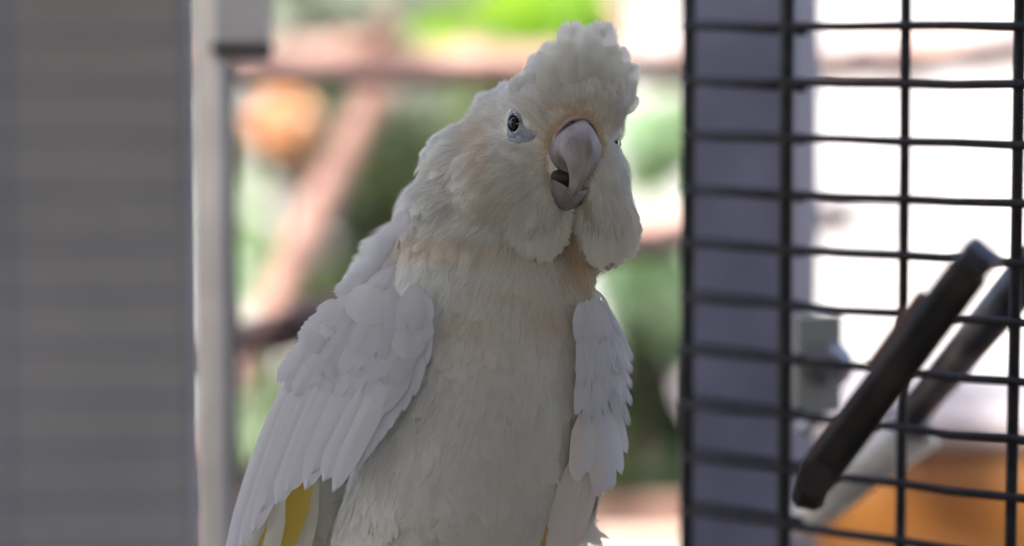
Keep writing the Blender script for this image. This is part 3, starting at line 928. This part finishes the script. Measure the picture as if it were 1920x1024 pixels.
ol2 = catmull([(1150, 264), (1157, 260), (1163, 264), (1165, 272), (1158, 278), (1148, 278), (1142, 273), (1150, 264)], 25)[:-1]
eye(EYE_R, np.array([-0.62, -0.02, 0.78]), 'eye', 20.0, ol, (10.5, 19.5))
eye(EYE_L, np.array([0.85, -0.02, 0.5]), 'eye', 6.0, ol2, (3.4, 5.5))

# ------------------------------------------------------------------ legs and the perch below the frame
for lu, kn in ((830, -1), (950, 1)):
    leg = tube([tuple(birdpos(np.array(q, dtype=float))) for q in ((lu, 1130, 20), (lu + 4, 1200, 30), (lu + 6, 1262, 12), (lu + 6, 1276, 4))], [0.012, 0.009, 0.0065, 0.007], 10)
    lo = part('leg', leg, M['foot'], bird)
    for du, fw in ((-18, 1), (14, 1), (-14, -1), (18, -1)):
        pt = [(lu + 6, 1272, 4), (lu + 6 + du * .6, 1262, 34 * fw), (lu + 6 + du, 1288, 66 * fw), (lu + 6 + du, 1330, 74 * fw)]
        part('toe', tube([tuple(birdpos(np.array(q, dtype=float))) for q in pt], [0.005, 0.0048, 0.004, 0.0012], 8), M['foot'], lo)

def branch_pts(ctrl, n, wob):
    c = catmull(ctrl, n)
    c[1:-1] += rng.normal(0, wob, (n - 2, 3))
    return [Vector(p) for p in c]
pc = [tuple(P(190, 1345, 1.12)), tuple(P(520, 1340, 1.25)), tuple(P(880, 1338, 1.28)), tuple(P(1080, 1330, 1.31)), tuple(P(1385, 1290, 1.425))]
pp = branch_pts(pc, 24, 0.0006)
perch = thing('perch', 'thick brown natural branch perch that the cockatoo grips', 'perch', tuple(pp[0]))
part('bark', tube(pp, [0.0145 + 0.0006 * rng.normal() for _ in pp], 14, jitter=0.04), M['branch'], perch)

# ------------------------------------------------------------------ black wire panel on the right (its plan line comes from the wire spacing)
HV = 80.0                                             # horizon row
def plan(u, y): p = P(u, HV, y); return np.array([p.x, p.y])
A0, A1 = plan(1288, 1.44), plan(1910, 1.311)
def on_panel(u, off=0.0):
    """plan point of the panel in the direction of column u (upright plane)"""
    k = (u - 960) * K * (1 / CP) 
    r = A1 - A0
    # x = k*y*c  with c from the pitch at the horizon row
    kx = P(u, HV, 1.0); s = kx.x / kx.y
    t = (s * A0[1] - A0[0]) / (r[0] - s * r[1])
    p = A0 + r * t
    nn = np.array([-r[1], r[0]]) / np.linalg.norm(r)
    return p + nn * off
PITCHW = 0.0274
zt = P(1288, 50, 1.44).z
Z_TOP, Z_BOT = zt + 4 * PITCHW, 0.04
panel = thing('wire_panel', 'black welded wire panel standing right of the cockatoo', 'cage panel', (float(A0[0]), float(A0[1]), 0.04))
def upright(u, r, off=0.0, n=9):
    p = on_panel(u, off)
    part('upright_wire', tube([(p[0] + rnd.gauss(0, .0003), p[1], Z_BOT + (Z_TOP - Z_BOT) * i / (n - 1)) for i in range(n)], r, 8), M['black_wire'], panel)
upright(1292, 0.0036); upright(1480, 0.0038, -0.002); upright(1697, 0.0026); upright(1910, 0.0029); upright(2125, 0.0018); upright(2345, 0.0018); upright(2570, 0.0026)
for k in range(-3, 42):
    z = zt - k * PITCHW
    if z < 0.06: break
    pts_ = []
    for u in (1288, 1385, 1478, 1590, 1697, 1800, 1910, 2125, 2345, 2570):
        p = on_panel(u, -0.0032)
        sag = 0.0007 * (u in (1385, 1590, 1800)) * rnd.uniform(0.2, 1.2)
        pts_.append((p[0], p[1], z - sag + rnd.gauss(0, 0.0003)))
    part('cross_wire', tube(pts_, 0.0022, 7), M['black_wire'], panel)
    a, b = on_panel(1286, 0.012), on_panel(1482, 0.012)    # doubled wires of the folded door edge
    part('cross_wire', tube([(a[0], a[1], z + 0.0005 + rnd.gauss(0, .0006)), (b[0], b[1], z - 0.0012 + rnd.gauss(0, .0006))], 0.0030, 7), M['black_wire'], panel)
# square post behind it, turned so that two faces show
pa = plan(1292, 1.62); side = 0.061; ang = math.radians(21.5)
ax1 = np.array([math.cos(ang), -math.sin(ang)])      # along the left face, towards the camera
ax2 = np.array([math.sin(ang), math.cos(ang)])
pcn = pa + ax1 * side / 2 + ax2 * side / 2
post = thing('square_post', 'blue-grey painted square steel post behind the black wire panel', 'post', (float(pcn[0]), float(pcn[1]), 0.04))
part('tube', box((pcn[0], pcn[1], 0.04 + 1.06), (side, side, 2.12), 0, 0.002, axes=[(ax1[0], ax1[1], 0), (ax2[0], ax2[1], 0), (0, 0, 1)]), M['blue_grey'], post, False)
part('base_plate', box((pcn[0], pcn[1], 0.046), (0.12, 0.12, 0.012), 0, 0.002), M['blue_grey'], post, False)

# ---- hinge plate with its round boss
c = P(1533, 682, 1.49)
hp = thing('hinge_plate', 'grey steel hinge plate with round bolt head on the wire panel', 'hinge', tuple(P(1533, 775, 1.49)))
sx, sz = 96 * K * 1.49, 186 * K * 1.49
part('plate', box(tuple(c), (sx, 0.006, sz), 0.25, 0.0015), M['plate'], hp, False)
d_ = Vector((-math.sin(-0.25), -math.cos(0.25), 0)).normalized()
cb = c + Vector((0.004, 0, 0.0))
part('bolt', merge(tube([cb, cb + d_ * 0.010], 0.0125, 20), tube([cb + d_ * 0.010, cb + d_ * 0.013], [0.011, 0.007], 20)), M['steel'], hp, False)
bb = P(1532, 790, 1.49)
part('spring_clip', tube([P(1500, 810, 1.49), P(1530, 785, 1.49), P(1570, 790, 1.49), P(1560, 830, 1.49)], 0.004, 10), M['steel'], hp)

# ---- dark latch bar in front of the wires
def beam(p0, p1, w, t, bevel, twist=0.0):
    p0, p1 = Vector(p0), Vector(p1); ax = (p1 - p0).normalized()
    vw = Vector((0, 1, 0)); s = ax.cross(vw).normalized(); n = s.cross(ax).normalized()
    s2 = s * math.cos(twist) + n * math.sin(twist); n2 = n * math.cos(twist) - s * math.sin(twist)
    return box(tuple((p0 + p1) / 2), (w, t, (p1 - p0).length), 0, bevel, axes=[s2, n2, ax])
lb = thing('latch_bar', 'thick black latch bar slanting across the wire panel', 'latch', tuple(P(1530, 930, 1.235)))
q0, q1 = P(1524, 902, 1.165), P(1826, 496, 1.095)
part('bar', beam(q0, q1, 0.0165, 0.013, 0.004, 0.35), M['black_bar'], lb, False)
q2 = P(1848, 466, 1.09)
part('end_cap', beam(P(1824, 498, 1.096), q2, 0.0150, 0.0115, 0.002, 0.35), M['dark_steel'], lb, False)
part('pivot', merge(tube([P(1528, 898, 1.36), P(1528, 898, 1.15)], 0.0075, 20), tube([P(1528, 898, 1.156), P(1528, 898, 1.153)], [0.0075, 0.005], 20)), M['black_bar'], lb, False)
part('pivot_bracket', beam(P(1510, 950, 1.18), P(1534, 870, 1.17), 0.014, 0.010, 0.003), M['black_bar'], lb, False)
# flat bracket behind the bar
part('catch_plate', beam(P(1652, 704, 1.143), P(1750, 566, 1.122), 0.015, 0.006, 0.001, 0.3), M['branch'], lb, False)

# ---- steel tube with collar and wooden dowel behind the wires
rod = thing('hanging_rod', 'grey steel rod ending in a shiny collar and pale wooden dowel', 'perch rod', tuple(P(1585, 910, 1.470)))
part('tube', tube([P(1702, 785, 1.450), P(2010, 415, 1.315)], [0.0085, 0.0105], 18), M['dark_steel'], rod)
part('sheath', tube([P(1748, 748, 1.455), P(2030, 400, 1.335)], 0.0045, 12), M['dowel'], rod)
part('collar', merge(tube([P(1672, 800, 1.450), P(1690, 790, 1.450)], [0.008, 0.0095], 18), tube([P(1690, 790, 1.450), P(1738, 806, 1.450)], [0.0088, 0.0072], 18)), M['steel'], rod)
part('dowel', tube([P(1735, 800, 1.465), P(1580, 905, 1.475)], 0.0120, 16), M['pale_paint'], rod)
part('dowel_edge', tube([P(1750, 818, 1.480), P(1585, 926, 1.480)], 0.0052, 12), M['dowel'], rod)
part('end_knob', tube([P(1588, 905, 1.470), P(1500, 985, 1.61)], [0.012, 0.010], 14), M['pale_paint'], rod)

# ------------------------------------------------------------------ left: wide grey post with wires in front, pale post behind
yl = 1.10
pr = plan(360, yl); wl = 0.094; dl = 0.014
lp = thing('wide_grey_post', 'wide smooth grey painted door post beside the cockatoo', 'post', (float(pr[0] - wl / 2), float(pr[1] + dl / 2), 0.04))
part('face', box((pr[0] - wl / 2, pr[1] + dl / 2, 0.04 + 1.06), (wl, dl, 2.12), 0, 0.004), M['grey_paint'], lp, False)
part('base_plate', box((pr[0] - wl / 2, pr[1] + dl / 2, 0.046), (wl + 0.05, dl + 0.05, 0.012), 0, 0.002), M['grey_paint'], lp, False)
yw = 0.93
wp = thing('grey_wire_panel', 'grey painted wire panel in front of the wide grey post', 'cage panel', tuple(P(180, 1100, yw)) )
wp.location.z = 0.04; ORG[wp.name] = Vector(wp.location)
xa, xb = plan(-260, yw), plan(350, yw)
zz0 = P(180, 66, yw).z; pw = 98 * K * yw
for k in range(-4, 60):
    z = zz0 - k * pw
    if z < 0.06: break
    part('cross_wire', tube([(xa[0], xa[1], z), ((xa[0] + xb[0]) / 2, xa[1] - .0005, z + rnd.gauss(0, .0006)), (xb[0], xb[1], z)], 0.0010, 7), M['grey_wire'], wp)
for u in (-260, -125, 6, 349):
    q = plan(u, yw)
    part('upright_wire', tube([(q[0], q[1] + 0.003, 0.04), (q[0], q[1] + 0.003, zz0 + 4.2 * pw)], 0.0016, 7), M['grey_wire'], wp)
yp = 1.67
qa = plan(352, yp); qb = plan(420, yp); wpx = qb[0] - qa[0]
pl = thing('pale_post', 'slim pale cream post just behind the wide grey post', 'post', (float(qa[0] + wpx / 2), float(qa[1] + .02), 0.04))
part('tube', box((qa[0] + wpx / 2, qa[1] + 0.02, 1.10), (wpx, 0.04, 2.12), 0, 0.004), M['pale_paint'], pl, False)
part('edge_strip', box((qb[0] + 0.003, qb[1] + 0.012, 1.10), (0.006, 0.012, 2.1), 0, 0.001), M['dark_steel'], pl, False)
br = thing('metal_bracket', 'light grey sheet metal bracket at the top of the pale post', 'bracket', tuple(P(450, 90, 1.6)))
b0 = P(452, 10, 1.58)
part('plate', box(tuple(b0), (0.034, 0.008, 0.062), 0.2, 0.002), M['grey_paint'], br, False)
part('lip', box(tuple(P(452, 90, 1.57)), (0.034, 0.022, 0.006), 0.2, 0.002), M['black_bar'], br, False)

# ------------------------------------------------------------------ natural branches behind the bird
def branch(name, label, ctrl, r0, r1, mat, n=26, wob=0.003, stubs=()):
    cp = [tuple(P(*c)) for c in ctrl]
    p = branch_pts(cp, n, wob)
    o = thing(name, label, 'branch', tuple(p[0]), 'branches hung across the aviary')
    part('limb', tube(p, [r0 + (r1 - r0) * i / (n - 1) + rnd.gauss(0, 0.0008) for i in range(n)], 12, jitter=0.07), mat, o)
    for st in stubs:
        sp_ = [tuple(P(*c)) for c in st[:-1]]
        part('twig', tube(branch_pts(sp_, 8, 0.001), [st[-1] * (1 - 0.05 * i) for i in range(8)], 10, jitter=0.08), mat, o)
    return o
branch('long_branch', 'reddish peeled branch running level behind the crest of the cockatoo',
       [(300, 108, 2.55), (480, 112, 2.55), (640, 108, 2.52), (760, 112, 2.5), (900, 116, 2.5), (1100, 124, 2.5), (1290, 128, 2.5), (1600, 118, 2.48), (1760, 100, 2.46), (1950, 98, 2.45), (2300, 70, 2.45)],
       0.0165, 0.0155, M['branch_pale'], 40, 0.003, [((690, 110, 2.5), (712, 70, 2.48), (735, 30, 2.46), 0.012), ((860, 112, 2.5), (880, 85, 2.5), (890, 60, 2.5), 0.008), ((1180, 120, 2.5), (1170, 60, 2.5), (1150, -20, 2.5), 0.009)])
branch('thin_branch', 'thin dark brown branch running level just under the peeled branch',
       [(380, 128, 1.98), (520, 138, 2.0), (680, 140, 2.0), (880, 140, 2.02), (1080, 134, 2.02), (1280, 128, 2.05), (1480, 124, 2.05), (1610, 118, 2.05), (1700, 112, 2.05), (1920, 98, 2.05), (2200, 80, 2.05)],
       0.0088, 0.0075, M['branch_dark'], 36, 0.0012, [((1590, 118, 2.05), (1630, 112, 2.05), (1660, 112, 2.05), 0.009)])
branch('slanting_branch', 'brown branch slanting down from the level branch to the pale post',
       [(725, 110, 2.5), (690, 200, 2.45), (630, 320, 2.4), (570, 450, 2.3), (500, 600, 2.2), (430, 730, 2.1), (360, 850, 2.0), (260, 980, 1.95)], 0.015, 0.012, M['branch'], 30, 0.002)
branch('dark_branch', 'thin dark branch passing behind the shoulders of the cockatoo',
       [(330, 672, 2.0), (430, 646, 1.9), (520, 616, 1.78), (640, 580, 1.85), (820, 540, 2.05), (1000, 500, 2.1), (1180, 462, 2.15), (1300, 440, 2.2), (1600, 400, 2.2)], 0.0125, 0.011, M['branch_dark'], 30, 0.002)
branch('low_branch', 'thin dark branch low behind the wing of the cockatoo',
       [(250, 965, 1.8), (350, 938, 1.8), (430, 905, 1.8), (520, 862, 1.85), (700, 800, 1.95), (900, 740, 2.05)], 0.007, 0.008, M['branch_dark'], 24, 0.002)
branch('red_branch', 'reddish branch behind the cheek of the cockatoo by the blue-grey post',
       [(1050, 470, 2.3), (1180, 440, 2.3), (1260, 425, 2.3), (1400, 400, 2.3)], 0.014, 0.013, M['branch_pale'], 14, 0.002)

# ------------------------------------------------------------------ orange bin on a low table
yb = 2.05
tl = thing('low_table', 'low pale wooden table carrying the orange bin', 'table', tuple(P(1850, 1100, yb)))
tz = P(1850, 1130, yb).z; tx = P(1850, 1130, yb).x; ty = P(1850, 1130, yb).y + 0.12
tl.location = (tx, ty, 0.0); ORG[tl.name] = Vector((tx, ty, 0.0))
part('table_top', box((tx, ty, tz - 0.02), (0.55, 0.36, 0.04), 0, 0.004), M['dowel'], tl, False)
for sx in (-1, 1):
    for sy in (-1, 1):
        part('leg', box((tx + sx * 0.24, ty + sy * 0.15, (tz - 0.04) / 2), (0.04, 0.04, tz - 0.04), 0, 0.003), M['dowel'], tl, False)
bn = thing('orange_bin', 'orange plastic storage bin with a lilac grey lid', 'bin', (tx, ty, tz))
zl = P(1850, 832, yb).z; zl2 = P(1850, 768, yb).z
V = []; 
bw, bd = 0.20, 0.115
for zf, k in ((0, 0.90), (0.5, 0.95), (1.0, 1.0)):
    for cx, cy in ((-1, -1), (1, -1), (1, 1), (-1, 1)):
        for a in range(5):
            an = math.atan2(cy, cx) - math.pi / 4 + a * math.pi / 8
            V.append((tx + cx * (bw * k - 0.03) + 0.03 * math.cos(an), ty + cy * (bd * k - 0.03) + 0.03 * math.sin(an), tz + (zl - tz) * zf))
Fc = [tuple(range(19, -1, -1)), tuple(40 + i for i in range(20))]
for r in range(2):
    for i in range(20): Fc.append((r * 20 + i, r * 20 + (i + 1) % 20, (r + 1) * 20 + (i + 1) % 20, (r + 1) * 20 + i))
part('tub', (V, Fc), M['orange'], bn)
part('lid', merge(box((tx, ty, (zl + zl2) / 2), (bw * 2 + .02, bd * 2 + .02, zl2 - zl), 0, 0.006)), M['lilac_grey'], bn, False)
part('handle', box((tx, ty, zl2 + 0.008), (0.12, 0.03, 0.016), 0, 0.004), M['grey_trim'], bn, False)

# ------------------------------------------------------------------ white building behind
by = 9.0
bl = thing('white_building', 'white sunlit building with vertical cladding and pale windows behind the garden', 'building', (1.0, by, 0))
part('wall', box((1.0, by + 0.15, 2.0), (12.0, 0.3, 4.0)), M['white_wall'], bl, False)
for i in range(26):
    x = -4.8 + 0.46 * i
    part('cladding_batten', box((x, by - 0.012, 1.98), (0.05, 0.03, 3.9), 0, 0.004), M['grey_trim'] if i % 3 == 0 else M['white_wall'], bl, False)
for wx in (-2.4, 0.95, 2.45, 4.3):
    w_ = part('window', box((wx, by - 0.02, 1.45), (0.62, 0.06, 1.1), 0, 0.005), M['grey_trim'], bl, False)
    for sx in (-1, 1):
        part('pane', box((wx + sx * 0.145, by - 0.052, 1.45), (0.26, 0.012, 0.98)), M['white_wall'], w_, False)
part('roof', box((1.0, by + 0.1, 4.05), (12.6, 0.9, 0.12), 0, 0.01), M['roof_sheet'], bl, False)

# ------------------------------------------------------------------ garden plants
LEAF = [(0, 0, 0), (.3, .5, .05), (.3, -.5, .05), (.65, .42, .03), (.65, -.42, .03), (1, 0, -.12), (.3, 0, -.04), (.65, 0, -.06)]
LEAF_F = [(0, 6, 1), (0, 2, 6), (1, 6, 7), (1, 7, 3), (2, 4, 7), (2, 7, 6), (3, 7, 5), (4, 5, 7)]
LV = np.array(LEAF); LF = np.array(LEAF_F, dtype=np.int32)
def plant(name, label, mat, clusters, leaf=(0.05, 0.022), cat='shrub', stems=4, face=(0, -0.4, 0.8), group=None):
    """clusters: (u, v, depth, radius_px_u, radius_px_v, leaves)"""
    u0 = sum(c[0] for c in clusters) / len(clusters); y0 = sum(c[2] for c in clusters) / len(clusters)
    foot = P(u0, 500, y0); foot = Vector((foot.x, foot.y, 0.0))
    o = thing(name, label, cat, tuple(foot), group)
    Vs, Fs, n = [], [], 0
    for (u, v, y, ru, rv, cnt) in clusters:
        c = np.array(P(u, v, y)); a, b = ru * K * y, rv * K * y
        for _ in range(cnt):
            w = rng.normal(0, 0.5, 3); w = w / max(1, np.linalg.norm(w))
            p = c + np.array([w[0] * a, w[1] * (a + b) * 0.7, w[2] * b])
            L = rng.uniform(.7, 1.2) * leaf[0]; W = rng.uniform(.8, 1.2) * leaf[1] * 2
            d = unit(np.array([rng.normal(0, 1), rng.normal(0, .6), rng.normal(-.3, .6)]))
            nn = unit(np.array(face) + rng.normal(0, .45, 3)); nn = unit(nn - d * np.dot(nn, d)); s_ = np.cross(nn, d)
            Vs.append(p + np.outer(LV[:, 0] * L, d) + np.outer(LV[:, 1] * W, s_) + np.outer(LV[:, 2] * L, nn)); Fs.append(LF + n); n += 8
    m = mesh_np('foliage', np.concatenate(Vs) - np.array(foot), np.concatenate(Fs))
    f_ = link('foliage', m, mat, o); f_['kind'] = 'stuff'
    cs_ = [np.array(P(*c[:3])) for c in clusters]
    for i in range(min(stems, max(1, len(cs_)))):
        e = cs_[i % len(cs_)]
        st0 = np.array(foot) + np.array([rng.normal(0, .03), rng.normal(0, .03), -0.02])
        mid = st0 * 0.45 + e * 0.55 + np.array([rng.normal(0, .03), rng.normal(0, .03), 0])
        part('stem', tube(catmull([st0, mid, e], 8), [0.012 - 0.0012 * j for j in range(8)], 7), M['branch_dark'], o)
    return o
plant('dark_shrub', 'dark green shrub behind the slanting branch', M['leaf_dark'],
      [(800, 330, 3.4, 160, 170, 130), (640, 240, 3.4, 130, 90, 60), (880, 230, 3.5, 120, 120, 70), (700, 430, 3.3, 90, 110, 60)], (0.055, 0.024))
plant('mid_shrub', 'fresh green shrub behind the nape of the cockatoo', M['leaf_mid'],
      [(760, 260, 3.1, 110, 80, 34), (820, 420, 3.2, 80, 100, 34), (600, 560, 3.2, 110, 80, 30), (560, 200, 3.1, 90, 60, 18)], (0.055, 0.025))
plant('grey_leaved_shrub', 'tall grey-green shrub above the level branch', M['leaf_grey'],
      [(560, 30, 3.8, 130, 90, 90), (720, 10, 3.9, 140, 80, 90), (860, 60, 3.9, 60, 90, 36)], (0.055, 0.022))
plant('lime_plant', 'bright lime green broad-leaved plant left of the crest', M['leaf_lime'],
      [(965, 40, 2.9, 90, 60, 30), (930, 95, 2.9, 40, 30, 10), (1010, 20, 2.9, 60, 30, 12)], (0.085, 0.038), 'plant', 2, (-0.3, -.8, .5))
plant('yellow_green_plant', 'yellow green plant by the dark branch', M['leaf_lime'],
      [(565, 560, 3.2, 50, 50, 9)], (0.06, 0.026), 'plant', 2)
plant('mint_plant', 'pale mint green plant between cockatoo and blue-grey post', M['leaf_mint'],
      [(1230, 540, 3.1, 70, 70, 46), (1235, 250, 3.3, 60, 120, 26)], (0.06, 0.028), 'plant', 2, (-.3, -.8, .5))
plant('low_shrub', 'deep green low shrub behind the wing near the blue-grey post', M['leaf_dark'],
      [(1230, 720, 3.2, 110, 90, 80), (1210, 880, 3.2, 120, 120, 90), (1250, 640, 3.3, 60, 40, 18), (1150, 1020, 3.1, 140, 90, 80)], (0.055, 0.026))
plant('pale_low_plant', 'pale green plant low beside the pale post', M['leaf_mint'],
      [(470, 420, 3.6, 90, 90, 26), (480, 500, 3.4, 60, 60, 20), (480, 800, 3.2, 80, 120, 40)], (0.055, 0.024), 'plant', 3)
plant('highlight_petals', 'orange petals standing in for a blurred highlight below the level branch', M['leaf_peach'],
      [(530, 217, 2.75, 30, 30, 40)], (0.026, 0.012), 'highlight stand-in', 1, (-.2, -.8, .5))  # orange petals take the place of a blurred highlight disc

# garden tree far behind, its crown above the plants
def tree(name, label, x, y, h, crown, mat, cnt, trunk_r=0.09):
    o = thing(name, label, 'tree', (x, y, 0), 'garden trees')
    part('trunk', tube(catmull([(x, y, -0.05), (x + .06, y, h * .4), (x - .05, y + .05, h * .75), (x, y, h)], 10), [trunk_r * (1 - 0.06 * i) for i in range(10)], 10, jitter=.06), M['branch_dark'], o)
    for i in range(6):
        a = rng.uniform(0, 6.28)
        part('limb', tube([(x, y, h * .55), (x + math.cos(a) * .5, y + math.sin(a) * .5, h * .8), (x + math.cos(a) * 1.0, y + math.sin(a) * 1.0, h * (.9 + .2 * rng.random()))], [0.05, 0.03, 0.012], 7), M['branch_dark'], o)
    Vs, Fs, n = [], [], 0
    cl_ = rng.normal(0, .45, (60, 3)) * np.array(crown) + np.array([x, y, h])
    for _ in range(cnt):
        p = cl_[rng.integers(60)] + rng.normal(0, .13, 3)
        L = rng.uniform(.08, .13); W = L * .8
        d = unit(rng.normal(0, 1, 3)); nn = unit(np.array([0, -.3, .8]) + rng.normal(0, .5, 3)); nn = unit(nn - d * np.dot(nn, d)); s_ = np.cross(nn, d)
        Vs.append(p + np.outer(LV[:, 0] * L, d) + np.outer(LV[:, 1] * W, s_) + np.outer(LV[:, 2] * L, nn)); Fs.append(LF + n); n += 8
    m = mesh_np('crown', np.concatenate(Vs) - np.array((x, y, 0)), np.concatenate(Fs))
    c_ = link('crown', m, mat, o); c_['kind'] = 'stuff'
tree('garden_tree', 'leafy garden tree in front of the white building behind the level branch', -0.35, 6.6, 1.75, (0.8, 0.7, 0.55), M['leaf_grey'], 900)

# unseen tree added left of the garden to dapple sunlight on branches and plants
tree('dappling_tree', 'unseen tall tree added left of the aviary to dapple the sunlight', -1.95, 1.3, 4.0, (1.5, 1.3, 0.6), M['leaf_mid'], 650, 0.11)

# timber edging of the planting bed
ed = thing('bed_edging', 'weathered brown timber edging of the planting bed behind the cockatoo', 'edging', (0.1, 2.75, 0.0))
for i in range(9):
    part('plank', box((0.1 + rnd.uniform(-.01, .01), 2.75 + rnd.uniform(-.004, .004), 0.05 + 0.112 * i), (2.6, 0.035, 0.108), 0, 0.004), M['branch'], ed, False)
